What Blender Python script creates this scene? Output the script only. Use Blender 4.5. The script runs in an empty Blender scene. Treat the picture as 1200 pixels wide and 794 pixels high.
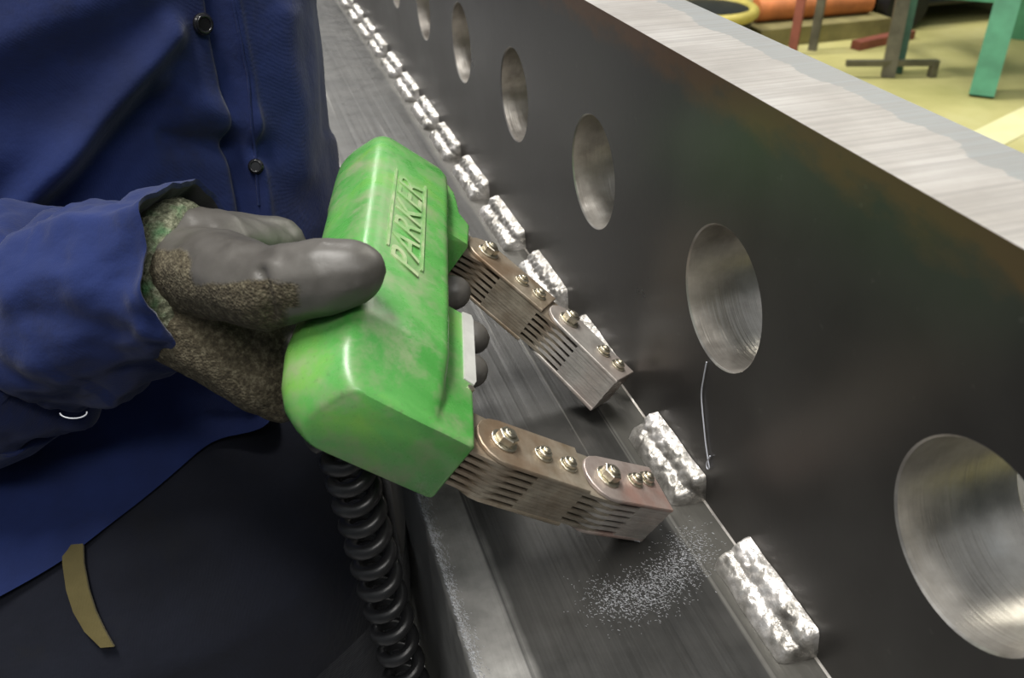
import bpy, bmesh, math, random
import numpy as np
from mathutils import Vector, Matrix, noise
random.seed(7)
scn = bpy.context.scene
COL = scn.collection

# ------------------------------------------------------------------ camera
CAM = np.array([-0.1699266, -0.0531055, 0.2830301])
MR = np.array([[0.95512004, 0.17029432, -0.24237483],
               [-0.29597633, 0.5155268, -0.80413316],
               [-0.01198859, 0.8397809, 0.54279306]])
FPX = 1030.0
cd = bpy.data.cameras.new('camera')
cam = bpy.data.objects.new('camera', cd)
COL.objects.link(cam)
mw = Matrix.Identity(4)
for i in range(3):
    for j in range(3):
        mw[i][j] = MR[i, j]
    mw[i][3] = CAM[i]
cam.matrix_world = mw
cd.sensor_width = 36.0
cd.lens = FPX / 1200.0 * 36.0
cd.clip_start = 0.01
cd.clip_end = 50
cd.dof.use_dof = True
cd.dof.focus_distance = 0.40
cd.dof.aperture_fstop = 18
scn.camera = cam

# ------------------------------------------------------------------ world, lamps, exposure
world = bpy.data.worlds.new('hall_air')
scn.world = world
world.use_nodes = True
bg = world.node_tree.nodes['Background']
bg.inputs[0].default_value = (0.80, 0.84, 0.86, 1)
bg.inputs[1].default_value = 0.34

def area_lamp(name, loc, target, sx, sy, power, col=(1, 0.97, 0.92)):
    l = bpy.data.lights.new(name, 'AREA')
    l.shape = 'RECTANGLE'; l.size = sx; l.size_y = sy
    l.energy = power; l.color = col
    o = bpy.data.objects.new(name, l)
    COL.objects.link(o)
    o.location = loc
    d = Vector(target) - Vector(loc)
    o.rotation_euler = d.to_track_quat('-Z', 'Y').to_euler()
    return o
# rows of fluorescent fittings under the hall roof
area_lamp('ceiling_lamp_a', (-0.50, 0.42, 2.5), (-0.30, 0.42, 0), 1.6, 0.35, 56)
area_lamp('ceiling_lamp_b', (-0.10, -1.35, 2.2), (-0.10, 0.2, 0), 1.6, 0.35, 16)
area_lamp('ceiling_lamp_d', (-0.30, 3.9, 2.5), (-0.25, 3.2, -0.75), 1.6, 0.35, 100)
area_lamp('ceiling_lamp_c', (2.9, 3.2, 2.4), (2.7, 3.0, -0.75), 1.6, 0.8, 46, (1, 0.96, 0.82))
scn.view_settings.view_transform = 'Standard'
scn.view_settings.look = 'None'
scn.view_settings.gamma = 1.0
scn.view_settings.use_curve_mapping = False
scn.view_settings.exposure = 0.55

# ------------------------------------------------------------------ helpers
def ray(x, y):
    return MR @ np.array([(x - 600) / FPX, -(y - 397) / FPX, -1.0])
def at(x, y, d):
    return Vector(CAM + d * ray(x, y))
def proj(P):
    c = (np.array(P) - CAM) @ MR
    return 600 + FPX * c[0] / -c[2], 397 - FPX * c[1] / -c[2], -c[2]

def props(o, label=None, cat=None, group=None, kind=None):
    if label: o['label'] = label
    if cat: o['category'] = cat
    if group: o['group'] = group
    if kind: o['kind'] = kind
    return o
def thing(name, loc, label, cat, group=None):
    o = bpy.data.objects.new(name, None)
    COL.objects.link(o)
    o.location = loc
    o.empty_display_size = 0.02
    return props(o, label, cat, group)
def put(name, me, parent=None, basis=None):
    o = bpy.data.objects.new(name, me)
    COL.objects.link(o)
    if parent is not None:
        o.parent = parent
        if parent.type == 'EMPTY':
            o.matrix_parent_inverse = Matrix.Translation(parent.location).inverted()
    if basis is not None:
        o.matrix_basis = basis
    return o
def mk(name, V, F, mats, smooth=None, fm=None):
    me = bpy.data.meshes.new(name)
    me.from_pydata([tuple(v) for v in V], [], F)
    for m in (mats if isinstance(mats, (list, tuple)) else [mats]):
        me.materials.append(m)
    if fm: me.polygons.foreach_set('material_index', fm)
    me.update()
    bm = bmesh.new(); bm.from_mesh(me)
    bmesh.ops.recalc_face_normals(bm, faces=bm.faces)
    bm.to_mesh(me); bm.free()
    if smooth is not None:
        me.shade_smooth()
        me.set_sharp_from_angle(angle=math.radians(smooth))
    return me
def obj(name, V, F, mats, parent=None, smooth=None, fm=None):
    return put(name, mk(name, V, F, mats, smooth, fm), parent)
class MB:
    """collects boxes, tubes and prisms of ONE part"""
    def __init__(s): s.V = []; s.F = []
    def add(s, V, F):
        n = len(s.V); s.V += [tuple(v) for v in V]; s.F += [tuple(i + n for i in f) for f in F]; return s
    def box(s, c, d, M=None):
        V = []
        for x in (-.5, .5):
            for y in (-.5, .5):
                for z in (-.5, .5):
                    v = Vector((x * d[0], y * d[1], z * d[2]))
                    if M is not None: v = M @ v
                    V.append(v + Vector(c))
        return s.add(V, [(0, 1, 3, 2), (4, 6, 7, 5), (0, 4, 5, 1), (2, 3, 7, 6), (0, 2, 6, 4), (1, 5, 7, 3)])
    def tube(s, P, R, n=10, cap=True):
        P = [Vector(p) for p in P]
        if not isinstance(R, (list, tuple)): R = [R] * len(P)
        V = []; F = []
        t0 = (P[1] - P[0]).normalized()
        up = Vector((0, 0, 1)) if abs(t0.z) < .9 else Vector((1, 0, 0))
        u = t0.cross(up).normalized()
        for i, p in enumerate(P):
            t = (P[min(i + 1, len(P) - 1)] - P[max(i - 1, 0)]).normalized()
            u = (u - t * u.dot(t)).normalized(); v = t.cross(u)
            for k in range(n):
                a = 2 * math.pi * k / n
                V.append(p + (u * math.cos(a) + v * math.sin(a)) * R[i])
        for i in range(len(P) - 1):
            for k in range(n):
                F.append((i * n + k, i * n + (k + 1) % n, (i + 1) * n + (k + 1) % n, (i + 1) * n + k))
        if cap:
            F.append(tuple(range(n))); F.append(tuple((len(P) - 1) * n + k for k in range(n)))
        return s.add(V, F)
    def prism(s, poly, f, h0, h1, bev=0.0):
        n = len(poly)
        cx = sum(p[0] for p in poly) / n; cy = sum(p[1] for p in poly) / n
        rings = [(poly, h0), (poly, h1)]
        if bev:
            def ins(q):
                o = []
                for x, y in q:
                    L = math.hypot(x - cx, y - cy); k = max(0, 1 - bev / L); o.append((cx + (x - cx) * k, cy + (y - cy) * k))
                return o
            rings = [(ins(poly), h0), (poly, h0 + bev), (poly, h1 - bev), (ins(poly), h1)]
        V = [f(x, y, h) for q, h in rings for x, y in q]
        F = [tuple(range(n)), tuple((len(rings) - 1) * n + k for k in range(n))]
        for r in range(len(rings) - 1):
            for k in range(n):
                F.append((r * n + k, r * n + (k + 1) % n, (r + 1) * n + (k + 1) % n, (r + 1) * n + k))
        return s.add(V, F)
    def build(s, name, mat, parent=None, smooth=None):
        return obj(name, s.V, s.F, mat, parent, smooth)
def grid_faces(nu, nv, wrap_u=False, wrap_v=False):
    F = []
    for i in range(nu if wrap_u else nu - 1):
        for j in range(nv if wrap_v else nv - 1):
            F.append((i * nv + j, ((i + 1) % nu) * nv + j, ((i + 1) % nu) * nv + (j + 1) % nv, i * nv + (j + 1) % nv))
    return F
def lerp_tab(tab, x):
    if x <= tab[0][0]: return tab[0][1]
    for (a, p), (b, q) in zip(tab, tab[1:]):
        if x <= b:
            t = (x - a) / (b - a)
            if isinstance(p, (tuple, list)): return tuple(u + (v - u) * t for u, v in zip(p, q))
            return p + (q - p) * t
    return tab[-1][1]
def sm(t):
    t = max(0, min(1, t)); return t * t * (3 - 2 * t)

# ------------------------------------------------------------------ materials
class NT:
    def __init__(s, name):
        s.m = bpy.data.materials.new(name); s.m.use_nodes = True
        s.t = s.m.node_tree; s.b = s.t.nodes['Principled BSDF']
    def n(s, typ, ins=None, **kw):
        d = s.t.nodes.new(typ)
        for k, v in kw.items(): setattr(d, k, v)
        for k, v in (ins or {}).items():
            if isinstance(v, bpy.types.NodeSocket): s.t.links.new(v, d.inputs[k])
            else: d.inputs[k].default_value = v
        return d
    def co(s, scale=(1, 1, 1), kind='Object', rot=(0, 0, 0)):
        tc = s.n('ShaderNodeTexCoord')
        return s.n('ShaderNodeMapping', {0: tc.outputs[kind], 'Scale': scale, 'Rotation': rot}).outputs[0]
    def noise(s, vec, scale, detail=4, rough=.55, dist=0):
        return s.n('ShaderNodeTexNoise', {'Vector': vec, 'Scale': scale, 'Detail': detail, 'Roughness': rough, 'Distortion': dist}).outputs['Fac']
    def ramp(s, fac, stops):
        r = s.n('ShaderNodeValToRGB', {0: fac})
        e = r.color_ramp.elements
        while len(e) < len(stops): e.new(.5)
        for i, (p, c) in enumerate(stops):
            e[i].position = p; e[i].color = (*c, 1) if len(c) == 3 else c
        return r.outputs[0]
    def mix(s, fac, a, b, blend='MIX'):
        d = s.n('ShaderNodeMix', data_type='RGBA', blend_type=blend)
        for k, v in ((0, fac), (6, a), (7, b)):
            if isinstance(v, bpy.types.NodeSocket): s.t.links.new(v, d.inputs[k])
            else: d.inputs[k].default_value = (*v, 1) if isinstance(v, tuple) and len(v) == 3 else v
        return d.outputs[2]
    def math(s, op, a, b=0.0, c=0.0):
        d = s.n('ShaderNodeMath', operation=op)
        for k, v in enumerate((a, b, c)):
            if isinstance(v, bpy.types.NodeSocket): s.t.links.new(v, d.inputs[k])
            else: d.inputs[k].default_value = v
        return d.outputs[0]
    def set(s, **kw):
        for k, v in kw.items():
            k = {'col': 'Base Color', 'rough': 'Roughness', 'metal': 'Metallic', 'spec': 'Specular IOR Level', 'normal': 'Normal', 'sheen': 'Sheen Weight', 'coat': 'Coat Weight', 'trans': 'Transmission Weight'}[k]
            if isinstance(v, bpy.types.NodeSocket): s.t.links.new(v, s.b.inputs[k])
            else: s.b.inputs[k].default_value = (*v, 1) if isinstance(v, tuple) and len(v) == 3 else v
        return s
    def bump(s, h, strength=.3, dist=.001, prev=None):
        ins = {'Height': h, 'Strength': strength, 'Distance': dist}
        if prev is not None: ins['Normal'] = prev
        return s.n('ShaderNodeBump', ins).outputs[0]

def simple(name, col, rough=.5, metal=0.0, var=.25, scale=40, bump=.15, bd=.0005, spec=.5):
    t = NT(name); v = t.co()
    f = t.noise(v, scale, 5)
    dark = tuple(c * (1 - var) for c in col); lite = tuple(min(1, c * (1 + var)) for c in col)
    t.set(col=t.ramp(f, [(.3, dark), (.7, lite)]), rough=rough, metal=metal, spec=spec)
    if bump: t.set(normal=t.bump(t.noise(v, scale * 6, 3), bump, bd))
    return t.m

def mat_web():
    t = NT('mill_scale_steel'); v = t.co()
    big = t.noise(v, 9, 5, .6); fine = t.noise(v, 160, 4, .6)
    strk = t.noise(t.co((30, 30, 3)), 1, 4)
    c = t.ramp(big, [(.3, (.050, .047, .044)), (.55, (.072, .067, .062)), (.75, (.095, .09, .083))])
    c = t.mix(t.math('MULTIPLY', strk, .35), c, (.075, .07, .07))
    # rust blooms just under the top edge
    sep = t.n('ShaderNodeSeparateXYZ', {0: t.co()})
    hz = t.n('ShaderNodeMapRange', {0: sep.outputs[2], 1: .158, 2: .186}).outputs[0]
    rn = t.noise(t.co((1, 14, 30)), 2.2, 6, .65)
    rf = t.ramp(t.math('MULTIPLY', hz, rn), [(.22, (0, 0, 0)), (.42, (1, 1, 1))])
    c = t.mix(rf, c, (.15, .085, .05))
    sp = t.ramp(fine, [(.66, (0, 0, 0)), (.74, (1, 1, 1))])
    c = t.mix(t.math('MULTIPLY', sp, .35), c, (.16, .15, .14))
    t.set(col=c, rough=t.ramp(big, [(.3, (.26,) * 3), (.7, (.38,) * 3)]), metal=.45, spec=.7,
          normal=t.bump(t.noise(v, 220, 4), .10, .0004))
    return t.m
def mat_milled():
    t = NT('milled_steel'); v = t.co()
    ln = t.noise(t.co((12, 420, 12), rot=(0, 0, .35)), 1.0, 3, .6)
    big = t.noise(v, 22, 5, .6)
    c = t.ramp(big, [(.3, (.27, .25, .23)), (.55, (.35, .33, .31)), (.75, (.41, .395, .38))])
    # paler burnt skin with a ragged border along the far edge
    sep = t.n('ShaderNodeSeparateXYZ', {0: v})
    e = t.math('ADD', sep.outputs[0], t.math('MULTIPLY', t.noise(t.co((1, 1, 1)), 28, 6, .6), .026))
    f = t.ramp(t.n('ShaderNodeMapRange', {0: e, 1: .0, 2: .06}).outputs[0], [(.76, (0, 0, 0)), (.775, (1, 1, 1))])
    c = t.mix(f, c, (.23, .24, .24))
    c = t.mix(t.ramp(ln, [(.40, (.45, .45, .45)), (.60, (0, 0, 0))]), c, (.20, .19, .18))
    t.set(col=c, metal=.3, rough=.55, normal=t.bump(ln, .35, .0006))
    return t.m
def mat_bore():
    t = NT('bored_steel'); v = t.co()
    rings = t.noise(t.co((600, 14, 14)), 1.0, 3, .6)
    big = t.noise(v, 60, 5, .6)
    c = t.ramp(big, [(.3, (.36, .33, .30)), (.6, (.56, .53, .49)), (.8, (.7, .68, .65))])
    t.set(col=c, metal=.85, rough=t.ramp(big, [(.3, (.28,) * 3), (.7, (.42,) * 3)]), normal=t.bump(rings, .35, .0006))
    return t.m
def mat_flange():
    t = NT('rolled_steel'); v = t.co()
    sep = t.n('ShaderNodeSeparateXYZ', {0: v})
    big = t.noise(v, 14, 5, .62); mid = t.noise(v, 70, 5, .6)
    c = t.ramp(big, [(.3, (.026, .026, .025)), (.6, (.044, .043, .040)), (.8, (.066, .065, .06))])
    # ground strip along the outer edge and a ground strip along the weld
    wob = t.math('MULTIPLY', t.noise(t.co((1, 1, 1)), 16, 4), .006)
    xx = t.math('ADD', sep.outputs[0], wob)
    left = t.ramp(t.n('ShaderNodeMapRange', {0: xx, 1: -.130, 2: -.080}).outputs[0], [(.54, (1, 1, 1)), (.64, (0, 0, 0))])
    c = t.mix(t.math('MULTIPLY', left, .9), c, t.ramp(mid, [(.3, (.20, .197, .188)), (.7, (.33, .322, .305))]))
    near = t.ramp(t.n('ShaderNodeMapRange', {0: xx, 1: -.030, 2: 0.0}).outputs[0], [(.42, (0, 0, 0)), (.50, (1, 1, 1))])
    c = t.mix(t.math('MULTIPLY', near, .55), c, (.13, .125, .11))
    # long draw scratches
    s1 = t.noise(t.co((120, .9, 1)), 1.0, 3, .6)
    dk = t.ramp(s1, [(.36, (1, 1, 1)), (.40, (0, 0, 0))])
    lt = t.ramp(s1, [(.62, (0, 0, 0)), (.65, (1, 1, 1))])
    c = t.mix(t.math('MULTIPLY', dk, .7), c, (.010, .010, .010))
    c = t.mix(t.math('MULTIPLY', lt, .6), c, (.17, .165, .15))
    t.set(col=c, metal=.4, rough=t.ramp(mid, [(.3, (.34,) * 3), (.7, (.48,) * 3)]),
          normal=t.bump(s1, .35, .0012, t.bump(t.noise(v, 300, 4), .12, .0004)))
    return t.m
def mat_weld():
    t = NT('weld_metal'); v = t.co()
    n1 = t.noise(v, 190, 4, .6)
    c = t.ramp(t.noise(v, 70, 4), [(.3, (.16, .15, .135)), (.48, (.42, .40, .37)), (.68, (.78, .75, .73))])
    t.set(col=c, metal=.6, rough=t.ramp(n1, [(.3, (.22,) * 3), (.7, (.45,) * 3)]), normal=t.bump(n1, .6, .0014))
    return t.m
def mat_green():
    t = NT('green_enamel'); v = t.co()
    b1 = t.noise(v, 16, 6, .62, .6); b2 = t.noise(v, 55, 6, .68); b3 = t.noise(v, 240, 4, .6)
    c = t.ramp(b1, [(.30, (.060, .27, .050)), (.50, (.105, .36, .080)), (.68, (.18, .40, .065))])
    g = t.ramp(b2, [(.46, (0, 0, 0)), (.68, (1, 1, 1))])
    c = t.mix(t.math('MULTIPLY', g, .68), c, (.26, .29, .17))
    w = t.ramp(t.noise(v, 24, 6, .7), [(.55, (0, 0, 0)), (.72, (1, 1, 1))])
    c = t.mix(t.math('MULTIPLY', w, .72), c, (.33, .33, .23))
    d = t.ramp(t.noise(v, 420, 5, .7), [(.58, (0, 0, 0)), (.72, (1, 1, 1))])
    c = t.mix(t.math('MULTIPLY', d, .45), c, (.09, .14, .06))
    sc_ = t.ramp(t.noise(t.co((40, 900, 40), rot=(.3, .5, .8)), 1.0, 4, .6), [(.66, (0, 0, 0)), (.74, (1, 1, 1))])
    c = t.mix(t.math('MULTIPLY', sc_, .35), c, (.40, .42, .30))
    t.set(col=c, rough=t.ramp(b2, [(.3, (.20,) * 3), (.7, (.42,) * 3)]), spec=.55, normal=t.bump(b2, .16, .001))
    return t.m
def mat_logo():
    t = NT('worn_lettering'); v = t.co()
    f = t.noise(v, 130, 4, .6)
    t.set(col=t.ramp(f, [(.35, (.15, .36, .10)), (.65, (.36, .44, .24))]), rough=.42)
    return t.m
def mat_lam(name, lo, hi, streak):
    t = NT(name); v = t.co()
    f = t.noise(v, 90, 5, .65); s1 = t.noise(t.co((60, 60, 900)), 1.0, 3, .6)
    g = t.noise(v, 35, 4)
    c = t.ramp(f, [(.3, lo), (.7, hi)])
    c = t.mix(t.ramp(g, [(.45, (0, 0, 0)), (.65, (.6, .6, .6))]), c, streak)
    t.set(col=c, metal=.5, rough=.42, normal=t.bump(s1, .3, .0005, t.bump(f, .15, .0006)))
    return t.m
def mat_cloth(name, col, dirt, var=.35, rough=.85):
    t = NT(name); v = t.co()
    b = t.noise(v, 12, 6, .6); w1 = t.n('ShaderNodeTexWave', {'Vector': t.co((1, 1, 1), rot=(0, .6, .7)), 'Scale': 420, 'Distortion': 1.0}).outputs['Fac']
    c = t.ramp(b, [(.3, tuple(x * (1 - var) for x in col)), (.7, tuple(x * (1 + var) for x in col))])
    c = t.mix(t.ramp(t.noise(v, 26, 6, .7), [(.56, (0, 0, 0)), (.75, (.55, .55, .55))]), c, dirt)
    t.set(col=c, rough=rough, spec=.25, sheen=.15, normal=t.bump(w1, .12, .0004, t.bump(t.noise(v, 70, 5, .6), .35, .003)))
    return t.m
def mat_glove():
    t = NT('coated_knit_glove'); v = t.co()
    # coating dipped over palm, thumb and finger ends; knit shows on the back of the hand
    at_ = t.n('ShaderNodeAttribute', attribute_name='knit', attribute_type='GEOMETRY').outputs['Fac']
    nz = t.noise(v, 120, 5, .65)
    k = t.ramp(t.math('ADD', at_, t.math('MULTIPLY', t.math('SUBTRACT', nz, .5), .9)), [(.34, (0, 0, 0)), (.66, (1, 1, 1))])
    vor = t.n('ShaderNodeTexVoronoi', {'Vector': t.co((1, 1, 1)), 'Scale': 900}).outputs['Distance']
    coat = t.ramp(t.noise(v, 40, 5), [(.3, (.062, .057, .050)), (.7, (.115, .108, .098))])
    kn = t.ramp(t.noise(v, 420, 3, .7), [(.32, (.036, .029, .018)), (.5, (.075, .062, .038)), (.70, (.17, .15, .10))])
    c = t.mix(k, coat, kn)
    t.set(col=c, rough=t.mix(k, (.42,) * 3, (.95,) * 3), spec=.45,
          normal=t.bump(t.mix(k, (.5,) * 3, vor), .45, .0012, t.bump(t.noise(v, 90, 4), .2, .0015)))
    return t.m
def mat_cuff():
    t = NT('green_knit_cuff'); v = t.co()
    n = t.noise(v, 480, 3, .7); g = t.noise(v, 60, 4)
    c = t.ramp(n, [(.32, (.05, .055, .035)), (.5, (.15, .16, .10)), (.7, (.36, .36, .26))])
    c = t.mix(t.ramp(g, [(.5, (0, 0, 0)), (.62, (.75, .75, .75))]), c, (.04, .20, .07))
    t.set(col=c, rough=.95, normal=t.bump(n, .8, .0016))
    return t.m
def mat_floor():
    t = NT('painted_concrete_floor'); v = t.co()
    b = t.noise(v, 2.2, 6, .6)
    c = t.ramp(b, [(.3, (.36, .34, .12)), (.55, (.50, .46, .19)), (.75, (.60, .56, .28))])
    # invented grey zone on the beam side keeps yellow out of the web's reflection
    sep = t.n('ShaderNodeSeparateXYZ', {0: v})
    z_ = t.ramp(t.n('ShaderNodeMapRange', {0: sep.outputs[0], 1: 0.0, 2: 1.0}).outputs[0], [(.50, (0, 0, 0)), (.51, (1, 1, 1))])
    c = t.mix(z_, t.ramp(b, [(.3, (.16, .16, .165)), (.7, (.25, .25, .255))]), c)
    t.set(col=c, rough=.55, normal=t.bump(t.noise(v, 30, 4), .15, .004))
    return t.m

M = dict(
    web=mat_web(), milled=mat_milled(), bore=mat_bore(), flange=mat_flange(), weld=mat_weld(), green=mat_green(), logo=mat_logo(),
    lam=mat_lam('brown_lamination_steel', (.20, .17, .13), (.44, .39, .31), (.25, .18, .12)),
    lam2=mat_lam('grey_lamination_steel', (.32, .30, .275), (.56, .53, .49), (.42, .34, .30)),
    cheek=mat_lam('bronzed_cheek_steel', (.24, .19, .13), (.44, .38, .30), (.22, .13, .07)),
    cheek2=mat_lam('reddish_cheek_steel', (.34, .27, .24), (.52, .45, .41), (.42, .20, .15)),
    bolt=simple('zinc_bolt', (.58, .54, .44), .30, .9, .3, 200, .2, .0004),
    switch=simple('switch_plastic', (.48, .48, .45), .45, 0, .15, 90, .1),
    rubber=simple('black_rubber', (.018, .018, .019), .33, 0, .3, 60, .1),
    jacket=mat_cloth('navy_cotton', (.0085, .019, .090), (.008, .010, .024)),
    trous=mat_cloth('dark_navy_trousers', (.006, .0075, .015), (.009, .009, .009)),
    inner=mat_cloth('dark_cuff_lining', (.020, .020, .022), (.012, .012, .012)),
    strap=mat_cloth('olive_webbing', (.11, .09, .035), (.07, .06, .035)),
    glove=mat_glove(), cuff=mat_cuff(),
    button=simple('black_button', (.012, .012, .014), .18, 0, .2, 90, 0),
    thread=simple('pale_thread', (.62, .64, .70), .5, .2, .1, 90, 0),
    filings=simple('steel_filings', (.62, .63, .66), .4, .3, .25, 900, 0),
    floor=mat_floor(),
    line=simple('cream_floor_paint', (.80, .76, .42), .5, 0, .1, 14, .05),
    wall=simple('dim_hall_wall', (.09, .11, .13), .8, 0, .3, 2, .05),
    gpaint=simple('green_machine_paint', (.10, .34, .20), .45, 0, .2, 12, .1, .002),
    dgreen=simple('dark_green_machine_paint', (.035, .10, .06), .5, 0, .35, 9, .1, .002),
    dull=simple('oily_dull_steel', (.13, .12, .085), .5, .3, .35, 14, .15, .002),
    dark=simple('oily_black_iron', (.016, .016, .017), .5, .2, .4, 14, .15, .002),
    orange=simple('rusty_orange_pipe', (.52, .17, .055), .6, 0, .35, 9, .15, .002),
    olive=simple('olive_timber', (.24, .21, .09), .7, 0, .3, 10, .15, .002),
    yellow=simple('yellow_rim', (.50, .42, .10), .5, 0, .2, 12, .05),
    red=simple('red_oxide', (.26, .075, .05), .6, 0, .3, 10, .1),
)

# ------------------------------------------------------------------ the hall
FZ = -0.75
fl = MB().add([(-4, -3, FZ), (8, -3, FZ), (8, 8, FZ), (-4, 8, FZ)], [(0, 1, 2, 3)]).build('floor', M['floor'])
props(fl, 'yellowish painted concrete workshop floor', None, None, 'structure')
ln_dir = (Vector((2.47, 2.335, FZ)) - Vector((2.156, 2.199, FZ))).normalized()
ln_n = Vector((-ln_dir.y, ln_dir.x, 0))
c0 = Vector((2.300, 2.215, FZ + .001))
q = [c0 + ln_dir * a + ln_n * b for a, b in ((-.8, -.062), (2.4, -.062), (2.4, .062), (-.8, .062))]
MB().add([v for v in q] + [v + Vector((0, 0, .0015)) for v in q], [(0, 1, 2, 3), (4, 5, 6, 7), (0, 1, 5, 4), (1, 2, 6, 5), (2, 3, 7, 6), (3, 0, 4, 7)]).build('floor_line', M['line'], fl)
wb = MB().box((2, 7.0, .6), (12, .1, 2.7)).build('wall_back', M['wall']); props(wb, 'dim far wall of the workshop', None, None, 'structure')
wn = MB().box((2, -2.6, .6), (12, .1, 2.7)).build('added_wall_near', M['wall']); props(wn, 'added dark wall out of view behind the viewer, cutting the side light', None, None, 'structure')  # unseen, put in to block ambient light from behind the camera
wl = MB().box((-2.6, 2.5, .6), (.1, 10, 2.7)).build('added_wall_left', M['wall']); props(wl, 'added dark wall out of view behind the worker, cutting the side light', None, None, 'structure')  # unseen, put in to lower ambient light; its tone reflects in the web
wr = MB().box((7.0, 2.5, .6), (.1, 9, 2.7)).build('wall_right', M['wall']); props(wr, 'dim side wall of the workshop', None, None, 'structure')

# ------------------------------------------------------------------ the welded beam
PITCH, Y0, HC, HR = .14107596, .07546292, .10235843, .03
WH, WT, FW, FT = .18635997, .04662087, .12583135, .170
beam = thing('welded_beam', (WT / 2, .7, -FT), 'thick dark steel T-shaped beam with a row of round holes and stitch welds', 'steel beam')
K0, K1 = -3, 13
def build_web():
    NS = 64
    V = []; F = []; FM = []
    idx = {}
    def v(p):
        k = tuple(round(c, 6) for c in p)
        if k not in idx: idx[k] = len(V); V.append(p)
        return idx[k]
    for k in range(K0, K1):
        cy = Y0 + k * PITCH
        y0, y1 = cy - PITCH / 2, cy + PITCH / 2
        def outer(i):
            a = 2 * math.pi * i / NS
            dy, dz = math.cos(a), math.sin(a)
            t = min((PITCH / 2) / max(abs(dy), 1e-9), ((WH - HC) if dz > 0 else HC) / max(abs(dz), 1e-9))
            return cy + dy * t, HC + dz * t
        ring_o = [outer(i) for i in range(NS)]
        # force true corners
        for (yy, zz) in ((y0, 0), (y1, 0), (y0, WH), (y1, WH)):
            j = min(range(NS), key=lambda i: (ring_o[i][0] - yy) ** 2 + (ring_o[i][1] - zz) ** 2)
            ring_o[j] = (yy, zz)
        ch = .0007
        ring_i = [(cy + HR * math.cos(2 * math.pi * i / NS), HC + HR * math.sin(2 * math.pi * i / NS)) for i in range(NS)]
        ring_c = [(cy + (HR + ch) * math.cos(2 * math.pi * i / NS), HC + (HR + ch) * math.sin(2 * math.pi * i / NS)) for i in range(NS)]
        for i in range(NS):
            j = (i + 1) % NS
            o, o2, c_, c2, n_, n2 = ring_o[i], ring_o[j], ring_c[i], ring_c[j], ring_i[i], ring_i[j]
            for x, xi in ((0.0, ch), (WT, WT - ch)):
                F.append((v((x, *o)), v((x, *o2)), v((x, *c2)), v((x, *c_)))); FM.append(0)
                F.append((v((x, *c_)), v((x, *c2)), v((xi, *n2)), v((xi, *n_)))); FM.append(2)
            F.append((v((ch, *n_)), v((ch, *n2)), v((WT - ch, *n2)), v((WT - ch, *n_)))); FM.append(2)
            if abs(o[1] - WH) < 1e-6 and abs(o2[1] - WH) < 1e-6:
                F.append((v((0., *o)), v((0., *o2)), v((WT, *o2)), v((WT, *o)))); FM.append(1)
            if abs(o[1]) < 1e-6 and abs(o2[1]) < 1e-6:
                F.append((v((0., *o)), v((0., *o2)), v((WT, *o2)), v((WT, *o)))); FM.append(0)
            for kk, yy in ((K0, y0), (K1 - 1, y1)):
                if k == kk and abs(o[0] - yy) < 1e-6 and abs(o2[0] - yy) < 1e-6:
                    F.append((v((0., *o)), v((0., *o2)), v((WT, *o2)), v((WT, *o)))); FM.append(1)
    me = mk('web_plate', V, F, [M['web'], M['milled'], M['bore']], 35, FM)
    return put('web_plate', me, beam)
web = build_web()
YA, YB = Y0 + (K0 - .5) * PITCH, Y0 + (K1 - .5) * PITCH
def build_flange():
    # outer top edge is slightly ragged where it was flame cut
    n = 400
    V = []; F = []
    prof = [(-FW + .0006, -FT), (-FW - .0004, -.004), (-FW, -.0012), (-FW + .0010, 0), (-FW + .004, 0), (0, 0), (WT, 0), (WT + FW - .001, 0), (WT + FW, -.001), (WT + FW, -FT)]
    for i in range(n + 1):
        y = YA - .02 + (YB - YA + .04) * i / n
        for k, (x, z) in enumerate(prof):
            r = noise.noise(Vector((y * 160, k * 3.1, 0)))
            if k in (1, 2, 3): x += r * .0010; z += abs(noise.noise(Vector((y * 210, k * 5.0, 9)))) * (.0010 if k > 1 else 0)
            V.append((x, y, z))
    m = len(prof)
    F = grid_faces(n + 1, m)
    for i in range(n): F.append((i * m, (i + 1) * m, (i + 1) * m + m - 1, i * m + m - 1))
    F.append(tuple(range(m))); F.append(tuple(n * m + k for k in range(m)))
    return obj('flange_plate', V, F, M['flange'], beam, 40)
flange = build_flange()

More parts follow.
